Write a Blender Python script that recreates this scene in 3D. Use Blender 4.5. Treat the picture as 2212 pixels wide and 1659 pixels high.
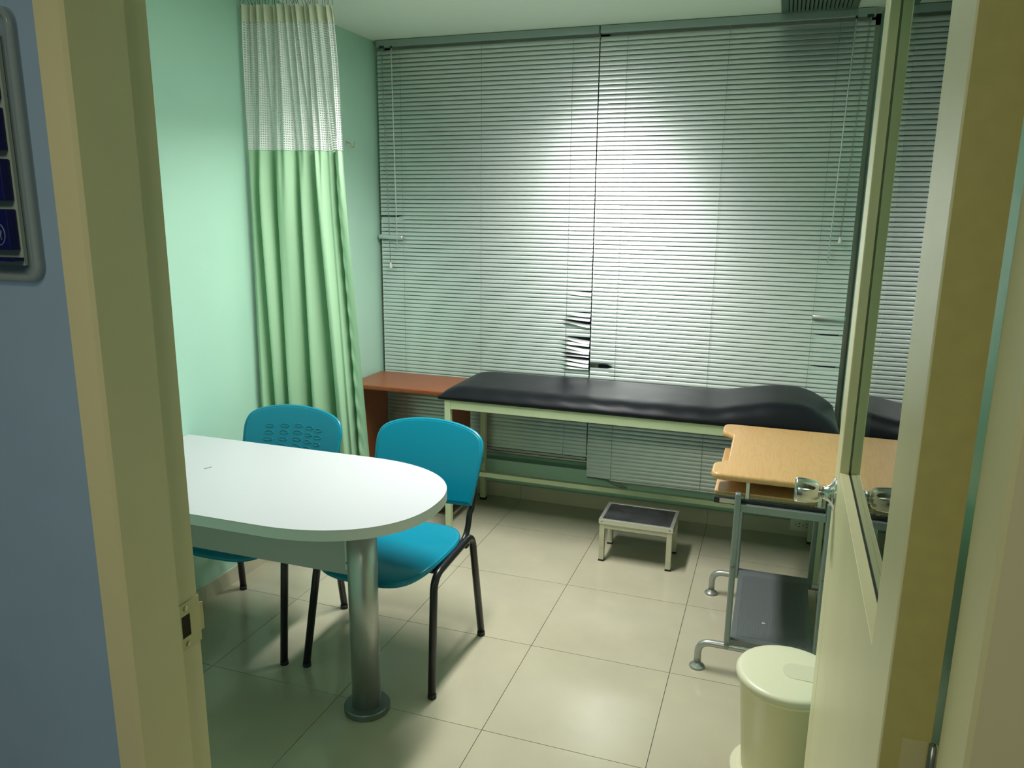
import bpy, bmesh, math, random
from mathutils import Vector, Matrix
random.seed(7)
for o in list(bpy.data.objects): bpy.data.objects.remove(o)
sc = bpy.context.scene
COL = sc.collection
PI = math.pi

# ------------------------------------------------------------------ camera
CAMZ = 1.7017
YAW, PIT, ROL = 0.33013915, 0.22016179, 0.01087941
cam_d = bpy.data.cameras.new('camera'); cam = bpy.data.objects.new('camera', cam_d); COL.objects.link(cam)
fw = Vector((-math.sin(YAW)*math.cos(PIT), math.cos(YAW)*math.cos(PIT), -math.sin(PIT)))
rt = Vector((math.cos(YAW), math.sin(YAW), 0)); up = rt.cross(fw)
r2 = math.cos(ROL)*rt + math.sin(ROL)*up; u2 = -math.sin(ROL)*rt + math.cos(ROL)*up
M = Matrix((( r2.x, u2.x, -fw.x, 0), (r2.y, u2.y, -fw.y, 0), (r2.z, u2.z, -fw.z, CAMZ), (0, 0, 0, 1)))
cam.matrix_world = M
cam_d.sensor_fit = 'HORIZONTAL'; cam_d.sensor_width = 36; cam_d.lens = 36*1664.48/2212
cam_d.clip_start = 0.02; cam_d.clip_end = 60
sc.camera = cam

# ------------------------------------------------------------------ world, lights, exposure
w = bpy.data.worlds.new('world'); sc.world = w; w.use_nodes = True
w.node_tree.nodes['Background'].inputs[0].default_value = (0.01, 0.012, 0.016, 1)
w.node_tree.nodes['Background'].inputs[1].default_value = 0.5
sc.view_settings.view_transform = 'Standard'; sc.view_settings.look = 'None'
sc.view_settings.gamma = 1; sc.view_settings.use_curve_mapping = False
sc.view_settings.exposure = 0.22
LX, LY, CEIL = -1.08, 2.90, 2.64
FW, FL = 0.12, 0.60      # half width and half length of the ceiling fixture
def area(name, loc, sx, sy, power, col, spread=180, rot=(0, 0, 0), shape='RECTANGLE'):
    d = bpy.data.lights.new(name, 'AREA'); d.shape = shape; d.size = sx; d.size_y = sy
    d.energy = power; d.color = col; d.spread = math.radians(spread)
    o = bpy.data.objects.new(name, d); o.location = loc; o.rotation_euler = rot; COL.objects.link(o); return o
area('room_light', (LX, LY, CEIL-0.012), 0.16, 1.16, 32.5, (1.0, 0.98, 0.955), spread=130)
area('corridor_light', (-0.45, -0.65, 2.55), 0.6, 0.6, 15, (1.0, 0.96, 0.68), spread=170)

# ------------------------------------------------------------------ helpers
def mat(name, col, rough=0.5, metal=0.0, spec=0.5, noise=0.0, nscale=8, bump=0.0, bscale=200, coat=0, stretch=(1, 1, 1), rvar=0.0):
    m = bpy.data.materials.new(name); m.use_nodes = True
    nt = m.node_tree; b = nt.nodes['Principled BSDF']
    c = (*col, 1)
    b.inputs['Base Color'].default_value = c; b.inputs['Roughness'].default_value = rough
    b.inputs['Metallic'].default_value = metal; b.inputs['Specular IOR Level'].default_value = spec
    if coat: b.inputs['Coat Weight'].default_value = coat; b.inputs['Coat Roughness'].default_value = 0.1
    if noise or bump or rvar:
        tc = nt.nodes.new('ShaderNodeTexCoord'); mp = nt.nodes.new('ShaderNodeMapping')
        mp.inputs['Scale'].default_value = stretch
        nt.links.new(tc.outputs['Object'], mp.inputs[0])
    if noise:
        n = nt.nodes.new('ShaderNodeTexNoise'); n.inputs['Scale'].default_value = nscale; n.inputs['Detail'].default_value = 4
        nt.links.new(mp.outputs[0], n.inputs['Vector'])
        r = nt.nodes.new('ShaderNodeValToRGB')
        r.color_ramp.elements[0].position = 0.3; r.color_ramp.elements[1].position = 0.7
        r.color_ramp.elements[0].color = (*[max(0, x*(1-noise)) for x in col], 1)
        r.color_ramp.elements[1].color = (*[min(1, x*(1+noise)) for x in col], 1)
        nt.links.new(n.outputs[0], r.inputs[0]); nt.links.new(r.outputs[0], b.inputs['Base Color'])
    if rvar:
        n3 = nt.nodes.new('ShaderNodeTexNoise'); n3.inputs['Scale'].default_value = 6
        nt.links.new(mp.outputs[0], n3.inputs['Vector'])
        mr = nt.nodes.new('ShaderNodeMapRange'); mr.inputs['To Min'].default_value = max(0.02, rough-rvar); mr.inputs['To Max'].default_value = rough+rvar
        nt.links.new(n3.outputs[0], mr.inputs[0]); nt.links.new(mr.outputs[0], b.inputs['Roughness'])
    if bump:
        n2 = nt.nodes.new('ShaderNodeTexNoise'); n2.inputs['Scale'].default_value = bscale
        nt.links.new(mp.outputs[0], n2.inputs['Vector'])
        bp = nt.nodes.new('ShaderNodeBump'); bp.inputs['Strength'].default_value = bump; bp.inputs['Distance'].default_value = 0.002
        nt.links.new(n2.outputs[0], bp.inputs['Height']); nt.links.new(bp.outputs[0], b.inputs['Normal'])
    return m
def woodmat(name, ca, cb, scale=6, stretch=(1, 10, 10), rough=0.35, dist=4):
    m = bpy.data.materials.new(name); m.use_nodes = True
    nt = m.node_tree; b = nt.nodes['Principled BSDF']; b.inputs['Roughness'].default_value = rough
    tc = nt.nodes.new('ShaderNodeTexCoord'); mp = nt.nodes.new('ShaderNodeMapping'); mp.inputs['Scale'].default_value = stretch
    nt.links.new(tc.outputs['Object'], mp.inputs[0])
    n = nt.nodes.new('ShaderNodeTexNoise'); n.inputs['Scale'].default_value = scale; n.inputs['Detail'].default_value = 2; n.inputs['Distortion'].default_value = 0.3
    nt.links.new(mp.outputs[0], n.inputs['Vector'])
    mu = nt.nodes.new('ShaderNodeMath'); mu.operation = 'MULTIPLY'; mu.inputs[1].default_value = dist*2; nt.links.new(n.outputs[0], mu.inputs[0])
    sn = nt.nodes.new('ShaderNodeMath'); sn.operation = 'PINGPONG'; sn.inputs[1].default_value = 0.5; nt.links.new(mu.outputs[0], sn.inputs[0])
    r = nt.nodes.new('ShaderNodeValToRGB'); r.color_ramp.elements[0].color = (*ca, 1); r.color_ramp.elements[1].color = (*cb, 1)
    r.color_ramp.elements[0].position = 0.0; r.color_ramp.elements[1].position = 0.35
    nt.links.new(sn.outputs[0], r.inputs[0]); nt.links.new(r.outputs[0], b.inputs['Base Color'])
    return m

class MB:
    def __init__(s): s.v = []; s.f = []; s.sm = []
    def add(s, v, f, smooth=False):
        k = len(s.v); s.v += [tuple(p) for p in v]; s.f += [tuple(i+k for i in q) for q in f]; s.sm += [smooth]*len(f); return s
    def box(s, a, b, bev=0.0, rot=None, seg=2):
        a = Vector(a); b = Vector(b); c = (a+b)/2; d = b-a
        bm = bmesh.new(); bmesh.ops.create_cube(bm, size=1)
        for v in bm.verts: v.co = Vector((v.co.x*d.x, v.co.y*d.y, v.co.z*d.z))
        if bev > 0:
            bev = min(bev, 0.49*min(abs(d.x), abs(d.y), abs(d.z)))
            bmesh.ops.bevel(bm, geom=list(bm.edges), offset=bev, segments=seg, affect='EDGES', profile=0.5)
        bm.verts.index_update()
        vs = [(rot @ v.co if rot else v.co) + c for v in bm.verts]
        s.add(vs, [[v.index for v in f.verts] for f in bm.faces]); bm.free(); return s
    def tube(s, path, r, seg=10, ry=None, closed=False, cap=True, upv=None):
        P = [Vector(p) for p in path]; n = len(P); ry = ry or r
        T = []
        for i in range(n):
            if closed: t = P[(i+1) % n]-P[i-1]
            else: t = P[min(i+1, n-1)]-P[max(i-1, 0)]
            T.append(t.normalized())
        u = Vector(upv) if upv else (Vector((0, 0, 1)) if abs(T[0].z) < 0.9 else Vector((1, 0, 0)))
        vs = []; fs = []
        for i in range(n):
            u = (u - T[i]*u.dot(T[i])).normalized(); b = T[i].cross(u)
            for k in range(seg):
                a = 2*PI*k/seg; vs.append(P[i] + u*math.cos(a)*r + b*math.sin(a)*ry)
        m = n if closed else n-1
        for i in range(m):
            j = (i+1) % n
            for k in range(seg):
                l = (k+1) % seg; fs.append((i*seg+k, i*seg+l, j*seg+l, j*seg+k))
        s.add(vs, fs, True)
        if cap and not closed:
            k = len(s.v)-len(vs)
            s.f += [tuple(k+i for i in reversed(range(seg))), tuple(k+(n-1)*seg+i for i in range(seg))]; s.sm += [False, False]
        return s
    def lathe(s, prof, c=(0, 0, 0), axis='z', seg=32, smooth=True, rx=1, ry=1):
        # prof: (radius, height)
        c = Vector(c); vs = []; fs = []
        for r, h in prof:
            for k in range(seg):
                a = 2*PI*k/seg; x, y = r*math.cos(a)*rx, r*math.sin(a)*ry
                p = {'z': (x, y, h), 'x': (h, x, y), 'y': (x, h, y)}[axis]
                vs.append(c+Vector(p))
        for i in range(len(prof)-1):
            for k in range(seg):
                l = (k+1) % seg; fs.append((i*seg+k, i*seg+l, (i+1)*seg+l, (i+1)*seg+k))
        fs.append(tuple(reversed(range(seg)))); fs.append(tuple((len(prof)-1)*seg+k for k in range(seg)))
        s.add(vs, fs, smooth); return s
    def prism(s, poly, z0, z1, smooth=False):
        n = len(poly)
        vs = [(x, y, z0) for x, y in poly]+[(x, y, z1) for x, y in poly]
        fs = [tuple(reversed(range(n))), tuple(range(n, 2*n))]
        s.add(vs, fs)
        k = len(s.v)-2*n
        for i in range(n):
            j = (i+1) % n; s.f.append((k+i, k+j, k+n+j, k+n+i)); s.sm.append(smooth)
        return s
def wl(o):
    p = Vector((0, 0, 0))
    while o: p += o.location; o = o.parent
    return p
def obj(name, mb, m, parent=None, loc=None):
    """mb vertices are in world metres; they are stored relative to the object's own origin"""
    pw = wl(parent) if parent else Vector((0, 0, 0))
    me = bpy.data.meshes.new(name)
    base = Vector(loc) if loc is not None else pw
    me.from_pydata([tuple(Vector(v)-base) for v in mb.v], [], mb.f)
    me.polygons.foreach_set('use_smooth', mb.sm); me.update()
    bm = bmesh.new(); bm.from_mesh(me); bmesh.ops.recalc_face_normals(bm, faces=bm.faces); bm.to_mesh(me); bm.free()
    me.materials.append(m)
    o = bpy.data.objects.new(name, me); COL.objects.link(o)
    if parent: o.parent = parent
    o.location = base-pw
    return o
def thing(name, loc, label, cat, group=None, rotz=0):
    o = bpy.data.objects.new(name, None); COL.objects.link(o); o.location = loc; o.rotation_euler = (0, 0, rotz)
    o.empty_display_size = 0.1; tag(o, label, cat, group); return o
def tag(o, label, cat=None, group=None):
    o['label'] = label
    if cat: o['category'] = cat
    if group: o['group'] = group
    return o
def struct(name, mb, m, parent=None, label=None, loc=None):
    o = obj(name, mb, m, parent, loc)
    if not parent: o['kind'] = 'structure'
    if label: o['label'] = label
    if label and not parent: o['category'] = name.split('_')[0]
    return o
def fillet(pts, r, n=6):
    P = [Vector(p) for p in pts]; out = [P[0]]
    for i in range(1, len(P)-1):
        a = (P[i-1]-P[i]); b = (P[i+1]-P[i]); rr = min(r, a.length*0.49, b.length*0.49)
        A = P[i]+a.normalized()*rr; B = P[i]+b.normalized()*rr
        for k in range(n+1):
            t = k/n; out.append(A*(1-t)**2 + P[i]*2*t*(1-t) + B*t*t)
    out.append(P[-1]); return out
def catmull(pts, n):
    out = []; m = len(pts)
    for i in range(n):
        x = pts[0][0] + (pts[-1][0]-pts[0][0])*i/(n-1)
        k = 0
        while k < m-2 and pts[k+1][0] < x: k += 1
        p0 = pts[max(k-1, 0)][1]; p1 = pts[k][1]; p2 = pts[k+1][1]; p3 = pts[min(k+2, m-1)][1]
        t = (x-pts[k][0])/(pts[k+1][0]-pts[k][0])
        out.append((x, 0.5*((2*p1)+(-p0+p2)*t+(2*p0-5*p1+4*p2-p3)*t*t+(-p0+3*p1-3*p2+p3)*t**3)))
    return out

# ------------------------------------------------------------------ materials
M_mint = mat('mint_paint', (0.44, 0.70, 0.56), 0.42, noise=0.02, nscale=3, bump=0.06, bscale=90)
M_ceil = mat('ceiling_paint', (0.90, 0.94, 0.87), 0.85)
M_blue = mat('blue_grey_paint', (0.29, 0.41, 0.58), 0.6, noise=0.03)
M_cream = mat('cream_enamel', (0.70, 0.645, 0.39), 0.38, noise=0.04, nscale=4)
M_tile = mat('beige_porcelain', (0.44, 0.41, 0.30), 0.16, noise=0.06, nscale=3.5, rvar=0.05)
M_grout = mat('dark_grout', (0.06, 0.06, 0.05), 0.9)
M_skirt = mat('skirting_tile', (0.58, 0.54, 0.40), 0.2, noise=0.05)
M_slat = mat('satin_aluminium_slat', (0.74, 0.77, 0.77), 0.38, metal=0.74, coat=0.4)
M_slat.node_tree.nodes['Principled BSDF'].inputs['Coat Roughness'].default_value = 0.22
M_head = mat('headrail_paint', (0.36, 0.42, 0.41), 0.4, metal=0.4)
M_alu = mat('bare_aluminium', (0.62, 0.62, 0.56), 0.35, metal=0.8)
M_cord = mat('grey_cord', (0.35, 0.37, 0.35), 0.8)
M_dark = mat('dark_plastic', (0.02, 0.02, 0.022), 0.4)
M_whitep = mat('white_plastic', (0.70, 0.72, 0.66), 0.35)
M_clear = mat('clear_wand', (0.75, 0.80, 0.78), 0.12)
M_vinyl = mat('black_vinyl', (0.010, 0.012, 0.014), 0.35, spec=0.09, bump=0.12, bscale=25, rvar=0.05)
M_bedp = mat('pale_green_enamel', (0.52, 0.60, 0.38), 0.35, noise=0.05)
M_rubber = mat('black_rubber', (0.015, 0.015, 0.015), 0.7)
M_mat = mat('worn_black_rubber_mat', (0.025, 0.027, 0.028), 0.45, noise=0.5, nscale=14)
M_lamin = mat('white_laminate', (0.51, 0.52, 0.54), 0.32)
M_edge = mat('grey_white_edge_band', (0.62, 0.65, 0.63), 0.45)
M_greyp = mat('grey_panel', (0.42, 0.44, 0.43), 0.5)
M_steel = mat('satin_grey_steel', (0.42, 0.44, 0.42), 0.32, metal=0.7)
M_steeld = mat('dark_grey_steel', (0.16, 0.19, 0.18), 0.3, metal=0.5)
M_teal = mat('teal_plastic', (0.0, 0.205, 0.30), 0.30, bump=0.05, bscale=350)
M_black = mat('black_tube', (0.008, 0.008, 0.01), 0.28)
M_cherry = woodmat('cherry_laminate', (0.20, 0.052, 0.016), (0.27, 0.082, 0.028), scale=5, stretch=(1.2, 14, 14))
M_beech = woodmat('beech_laminate', (0.50, 0.295, 0.115), (0.55, 0.33, 0.135), scale=1.6, stretch=(9, 1.3, 5), rough=0.3, dist=5)
M_cartp = mat('silver_grey_paint', (0.25, 0.30, 0.29), 0.35, metal=0.5)
M_mesh = mat('dark_grey_tray', (0.17, 0.19, 0.195), 0.35, metal=0.3)
M_bin = mat('ivory_plastic', (0.80, 0.75, 0.46), 0.38, noise=0.02)
M_lid = mat('ivory_lid_plastic', (0.66, 0.65, 0.47), 0.35)
M_chrome = mat('brushed_chrome', (0.62, 0.63, 0.60), 0.16, metal=1.0)
M_nickel = mat('worn_nickel', (0.60, 0.55, 0.36), 0.35, metal=0.6)
M_strike = mat('painted_strike_plate', (0.56, 0.52, 0.30), 0.35, metal=0.2)
M_vent = mat('vent_grey', (0.10, 0.15, 0.12), 0.5)
M_ventd = mat('vent_cavity', (0.01, 0.012, 0.011), 0.8)
M_sock = mat('ivory_socket', (0.80, 0.80, 0.64), 0.4)
M_green = mat('curtain_green_satin', (0.43, 0.67, 0.43), 0.42, bump=0.08, bscale=60)
M_tape = mat('cream_heading_tape', (0.80, 0.80, 0.62), 0.8)
M_navy = mat('navy_print', (0.004, 0.006, 0.09), 0.35)
M_paper = mat('pale_card', (0.34, 0.40, 0.36), 0.5)
M_inkl = mat('light_ink', (0.16, 0.20, 0.30), 0.5)
M_lamp = bpy.data.materials.new('lamp_diffuser'); M_lamp.use_nodes = True
_b = M_lamp.node_tree.nodes['Principled BSDF']; _b.inputs['Emission Color'].default_value = (0.95, 1, 0.95, 1); _b.inputs['Emission Strength'].default_value = 13

def glassmat(name, tint, ior=1.45):
    m = bpy.data.materials.new(name); m.use_nodes = True; nt = m.node_tree; nt.nodes.clear()
    out = nt.nodes.new('ShaderNodeOutputMaterial'); mx = nt.nodes.new('ShaderNodeMixShader')
    fr = nt.nodes.new('ShaderNodeFresnel'); fr.inputs[0].default_value = ior
    t = nt.nodes.new('ShaderNodeBsdfTransparent'); t.inputs[0].default_value = (*tint, 1)
    g = nt.nodes.new('ShaderNodeBsdfGlossy'); g.inputs['Roughness'].default_value = 0.0; g.inputs[0].default_value = (0.95, 1, 0.97, 1)
    nt.links.new(fr.outputs[0], mx.inputs[0]); nt.links.new(t.outputs[0], mx.inputs[1]); nt.links.new(g.outputs[0], mx.inputs[2])
    nt.links.new(mx.outputs[0], out.inputs[0]); return m
M_glass = glassmat('pane_glass', (0.86, 0.95, 0.90))
M_acryl = mat('frosted_acrylic', (0.40, 0.47, 0.44), 0.15)
_nt = M_acryl.node_tree; _mx = _nt.nodes.new('ShaderNodeMixShader'); _mx.inputs[0].default_value = 0.72; _t = _nt.nodes.new('ShaderNodeBsdfTransparent')
_nt.links.new(_nt.nodes['Principled BSDF'].outputs[0], _mx.inputs[1]); _nt.links.new(_t.outputs[0], _mx.inputs[2]); _nt.links.new(_mx.outputs[0], _nt.nodes['Material Output'].inputs[0])
def netmat():
    m = bpy.data.materials.new('open_net_fabric'); m.use_nodes = True; nt = m.node_tree; b = nt.nodes['Principled BSDF']
    b.inputs['Base Color'].default_value = (0.88, 0.89, 0.85, 1); b.inputs['Roughness'].default_value = 0.8
    out = nt.nodes['Material Output']
    uv = nt.nodes.new('ShaderNodeUVMap'); sx = nt.nodes.new('ShaderNodeSeparateXYZ'); nt.links.new(uv.outputs[0], sx.inputs[0])
    hs = []
    for ax, pitch, th in (('X', 0.0108, 0.52), ('Y', 0.0100, 0.48)):
        d = nt.nodes.new('ShaderNodeMath'); d.operation = 'DIVIDE'; d.inputs[1].default_value = pitch; nt.links.new(sx.outputs[ax], d.inputs[0])
        f = nt.nodes.new('ShaderNodeMath'); f.operation = 'FRACT'; nt.links.new(d.outputs[0], f.inputs[0])
        g = nt.nodes.new('ShaderNodeMath'); g.operation = 'LESS_THAN'; g.inputs[1].default_value = th; nt.links.new(f.outputs[0], g.inputs[0]); hs.append(g)
    mu = nt.nodes.new('ShaderNodeMath'); mu.operation = 'MULTIPLY'; nt.links.new(hs[0].outputs[0], mu.inputs[0]); nt.links.new(hs[1].outputs[0], mu.inputs[1])
    t = nt.nodes.new('ShaderNodeBsdfTransparent'); mx = nt.nodes.new('ShaderNodeMixShader')
    nt.links.new(mu.outputs[0], mx.inputs[0]); nt.links.new(b.outputs[0], mx.inputs[1]); nt.links.new(t.outputs[0], mx.inputs[2])
    nt.links.new(mx.outputs[0], out.inputs[0]); return m
M_net = netmat()

# ------------------------------------------------------------------ room shell
XL, XR = -2.29, 0.36          # side walls
YN0, YN1 = 0.745, 0.875       # near wall: corridor face, room face
YB = 4.215                    # lower back wall face
YW = 4.315                    # window plane
LEDGE = 0.225
JL, JR = -0.80, 0.201         # clear door opening
DH = 2.28
floor = struct('floor', MB().box((-3.6, -1.6, -0.12), (1.6, 4.5, -0.003)), M_grout, label='floor of large glossy beige square tiles with thin dark joints')
T = 0.55; TX0 = -0.8213; TY0 = 3.2223; G = 0.0011
full = None
for i in range(-4, 4):
    for j in range(-6, 3):
        x0 = max(TX0+i*T+G, XL+0.001); x1 = min(TX0+(i+1)*T-G, XR-0.001)
        y0 = max(TY0+j*T+G, -0.3); y1 = min(TY0+(j+1)*T-G, YB-0.001)
        if x1-x0 < 0.01 or y1-y0 < 0.01: continue
        isfull = abs((x1-x0)-(T-2*G)) < 1e-5 and abs((y1-y0)-(T-2*G)) < 1e-5
        if isfull and full:
            o = bpy.data.objects.new('tile', full); COL.objects.link(o); o.parent = floor; o.location = (x0, y0, -0.003)
        else:
            o = obj('tile', MB().box((x0, y0, -0.003), (x1, y1, 0.0)), M_tile, floor, loc=(x0, y0, -0.003))
            if isfull: full = o.data
struct('ceiling', MB().box((-3.6, -1.6, CEIL), (1.6, 4.5, CEIL+0.1)), M_ceil, label='plain pale ceiling')
struct('wall_left', MB().box((XL-0.1, YN1, 0), (XL, 4.45, CEIL)), M_mint, label='mint green wall behind the curtain and table')
struct('wall_right', MB().box((XR, YN1, 0), (XR+0.1, 4.45, CEIL)), M_mint, label='mint green wall behind the open door')
wb = struct('wall_back', MB().box((XL, YB, 0), (XR, YW+0.12, LEDGE)).box((XL, YW-0.03, LEDGE), (XR, YW+0.12, LEDGE+0.018)), M_mint, label='low mint green ledge wall under the window')
# near wall: room side mint, corridor side blue-grey
ym = (YN0+YN1)/2; fx = 0.045; fxr = 0.085
def near(mb, y0, y1):
    mb.box((-3.6 if y0 < ym-0.01 else XL, y0, 0), (JL-fx, y1, CEIL)).box((JR+fxr, y0, 0), (1.6 if y0 < ym-0.01 else XR, y1, CEIL)).box((JL-fx, y0, DH+fx), (JR+fxr, y1, CEIL)); return mb
struct('wall_front', near(MB(), ym, YN1), M_mint, label='mint green room side of the door wall')
struct('wall_corridor', near(MB(), YN0, ym), M_blue, label='blue grey corridor wall beside the door frame')
struct('wall_corridor_far', MB().box((-3.6, -1.6, 0), (1.6, -1.5, CEIL)).box((-3.6, -1.5, 0), (-3.5, YN0, CEIL)).box((1.5, -1.5, 0), (1.6, YN0, CEIL)), M_blue, label='blue grey corridor walls behind the viewer')
# skirting tiles
def skirting(name, along, a0, a1, fixed, label, start, zt=0.075, t=0.008):
    """along 'x' or 'y'; a row of separate skirting tiles"""
    root = None
    cuts = [a0]; k = start
    while k < a1:
        if k > a0+0.02: cuts.append(k)
        k += T
    cuts.append(a1)
    bx = (lambda p, q, off, z1: MB().box((p, fixed-off, 0), (q, fixed, z1))) if along == 'x' else (lambda p, q, off, z1: MB().box((fixed, p, 0), (fixed+off, q, z1)))
    root = struct(name, bx(a0, a1, t*0.75*(1), zt-0.001), M_grout, label=label)
    for p, q_ in zip(cuts[:-1], cuts[1:]): obj('skirting_tile', bx(p+0.0006, q_-0.0006, t, zt), M_skirt, root)
skirting('baseboard_back', 'x', XL, XR, YB, 'beige tile skirting along the window wall', TX0-3*T, 0.085, 0.02)
skirting('baseboard_left', 'y', YN1, YB-0.02, XL, 'beige tile skirting along the left wall', TY0-5*T-0.16)
skirting('baseboard_right', 'y', YN1, YB-0.02, XR, 'beige tile skirting along the right wall', TY0-5*T, t=-0.008)
# window: aluminium frame and two dark panes
win = struct('window_1', MB().box((XL, YW, LEDGE+0.018), (XR, YW+0.05, LEDGE+0.06), 0.004).box((XL, YW, CEIL-0.05), (XR, YW+0.05, CEIL)).box((XL, YW, LEDGE), (XL+0.04, YW+0.05, CEIL)).box((XR-0.04, YW, LEDGE), (XR, YW+0.05, CEIL)).box((-1.0, YW, LEDGE), (-0.95, YW+0.05, CEIL)), M_alu, label='aluminium framed window behind the blinds')
obj('pane', MB().box((XL+0.03, YW+0.02, LEDGE+0.05), (-0.99, YW+0.026, CEIL-0.04)), M_glass, win)
obj('pane', MB().box((-0.96, YW+0.02, LEDGE+0.05), (XR-0.03, YW+0.026, CEIL-0.04)), M_glass, win)
obj('window_track', MB().box((XL, YW-0.025, LEDGE+0.018), (XR, YW, LEDGE+0.034), 0.003), M_alu, win)

# ------------------------------------------------------------------ door frame (trim) and strike plate
ys = 0.828; rab = 0.012
def jamb(side):
    s = -1 if side == 'l' else 1; x = JL if side == 'l' else JR; fx = 0.045 if side == 'l' else fxr
    prof = [(x+s*(fx-0.003), YN0-0.014), (x+s*0.004, YN0-0.014), (x, YN0-0.009), (x, ys-0.003), (x+s*0.003, ys), (x+s*rab, ys), (x+s*rab, YN1), (x+s*fx, YN1), (x+s*fx, YN0-0.011)]
    if s > 0: prof = prof[::-1]
    return MB().prism(prof, 0, DH+fx)
trim = struct('trim_1', jamb('l'), M_cream, label='cream painted left door jamb')
struct('trim_2', jamb('r'), M_cream, label='cream painted right door jamb')
struct('trim_3', MB().box((JL, YN0-0.014, DH), (JR, ys, DH+fx)).box((JL, ys, DH+rab), (JR, YN1, DH+fx)), M_cream, label='cream painted door head')
xs = JL-rab
def strike():
    mb = MB(); t = 0.0018; z0, z1, y0, y1 = 1.042, 1.118, ys+0.004, YN1+0.002
    hz0, hz1, hy0, hy1 = 1.062, 1.098, ys+0.010, ys+0.028
    mb.box((xs, y0, z0), (xs+t, y1, hz0)).box((xs, y0, hz1), (xs+t, y1, z1)).box((xs, y0, hz0), (xs+t, hy0, hz1)).box((xs, hy1, hz0), (xs+t, y1, hz1))
    lip = [(xs+t, y1), (xs, y1), (xs+0.0005, y1+0.003), (xs+0.002, y1+0.006), (xs+0.0035, y1+0.0055), (xs+0.0023, y1+0.0025)]
    mb.prism(lip, 1.058, 1.104); return mb
sp = obj('strike_plate', strike(), M_strike, trim)
obj('latch_hole', MB().box((xs-0.001, ys+0.010, 1.062), (xs+0.0006, ys+0.028, 1.098)), mat('latch_cavity', (0.02, 0.012, 0.008), 0.8), sp)
for z in (1.050, 1.109): obj('screw', MB().lathe([(0.0042, 0), (0.0042, 0.0012), (0.003, 0.002)], (xs+0.0018, ys+0.02, z), 'x', 12), M_nickel, sp)

# ------------------------------------------------------------------ door leaf (open, hinged on the right jamb)
HX, HY = 0.154, 0.878; DW = 1.0; th = 0.052
dang = -0.0085     # free end leans a little to the left
door = bpy.data.objects.new('door_1', None); COL.objects.link(door); door.location = (HX, HY, 0); door.rotation_euler = (0, 0, -dang*-1)
door['kind'] = 'structure'; door['category'] = 'door'; door['label'] = 'cream door with tall glass pane, swung open into the room'
ZG = 1.145; HS = 0.148; LS = 0.105; TR = 0.12; RC = 0.021
def dobj(name, mb, m, parent=None):
    me = bpy.data.meshes.new(name); me.from_pydata(mb.v, [], mb.f); me.polygons.foreach_set('use_smooth', mb.sm); me.update()
    bm = bmesh.new(); bm.from_mesh(me); bmesh.ops.recalc_face_normals(bm, faces=bm.faces); bm.to_mesh(me); bm.free()
    me.materials.append(m); o = bpy.data.objects.new(name, me); COL.objects.link(o); o.parent = parent or door; return o
dobj('hinge_stile', MB().box((0, 0, 0.008), (th, HS, DH-0.004), 0.003), M_cream)
dobj('hinge_edge_strip', MB().box((0.002, -0.0012, 0.010), (th-0.001, 0.0004, DH-0.006)), mat('darker_olive_edge', (0.44, 0.40, 0.15), 0.6, noise=0.05, nscale=40))  # thin strip over the hinge edge, darker olive than the cream stile
dobj('latch_stile', MB().box((0, DW-LS, 0.008), (th, DW, DH-0.004), 0.003), M_cream)
dobj('top_rail', MB().box((0, HS, DH-TR), (th, DW-LS, DH-0.004), 0.001), M_cream)
dobj('lower_panel', MB().box((0.0006, HS, 0.008), (th-0.0006, DW-LS, ZG), 0.001), M_cream)
dobj('glass_pane', MB().box((RC, HS-0.004, ZG-0.006), (RC+0.006, DW-LS+0.004, DH-TR+0.006)), M_glass)
gp = [(HS, ZG), (DW-LS, ZG), (DW-LS, DH-TR), (HS, DH-TR)]
gk = MB()
for (ya, za), (yb, zb_) in zip(gp, gp[1:]+gp[:1]):
    gk.box((RC-0.0022, min(ya, yb), min(za, zb_)-(0 if za != zb_ else 0.0014)), (RC+0.0005, max(ya, yb)+(0.0014 if ya == yb else 0), max(za, zb_)+(0.0014 if za == zb_ else 0)))
dobj('glazing_gasket', gk, M_dark)
kn = dobj('door_knob', MB().lathe([(0.001, -0.088), (0.024, -0.088), (0.0285, -0.086), (0.0295, -0.08), (0.029, -0.066), (0.0265, -0.046), (0.0235, -0.037), (0.019, -0.033), (0.0125, -0.031), (0.0125, -0.022), (0.017, -0.0215)], (0, 0.945, 1.077), 'x', 36), M_chrome)
dobj('rosette', MB().lathe([(0.0135, -0.028), (0.016, -0.022), (0.020, -0.013), (0.029, -0.007), (0.0375, -0.003), (0.039, 0.0)], (0, 0.945, 1.077), 'x', 36), M_chrome, kn)
kn2 = dobj('door_knob', MB().lathe([(0.0125, 0.0), (0.0125, 0.031), (0.0235, 0.037), (0.029, 0.066), (0.0285, 0.086), (0.001, 0.088)], (th, 0.945, 1.077), 'x', 24), M_chrome)
dobj('rosette', MB().lathe([(0.039, 0.0), (0.0375, 0.003), (0.020, 0.013), (0.0135, 0.028)], (th, 0.945, 1.077), 'x', 24), M_chrome, kn2)
dobj('latch_plate', MB().box((0.012, DW, 1.05), (0.036, DW+0.0015, 1.105)), M_nickel)
for z in (1.05, 0.30, 1.95):
    z0 = z-0.05 if z != 1.05 else 1.03
    h = dobj('hinge', MB().box((th-0.030, -0.0016, z0), (th-0.004, 0.0, z0+0.09)).box((th+0.004, -0.03, z0), (th+0.0056, -0.002, z0+0.09)), M_strike)
    dobj('hinge_pin', MB().lathe([(0.0045, z0), (0.0045, z0+0.09)], (th+0.001, -0.0045, 0), 'z', 12), M_steeld, h)

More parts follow.
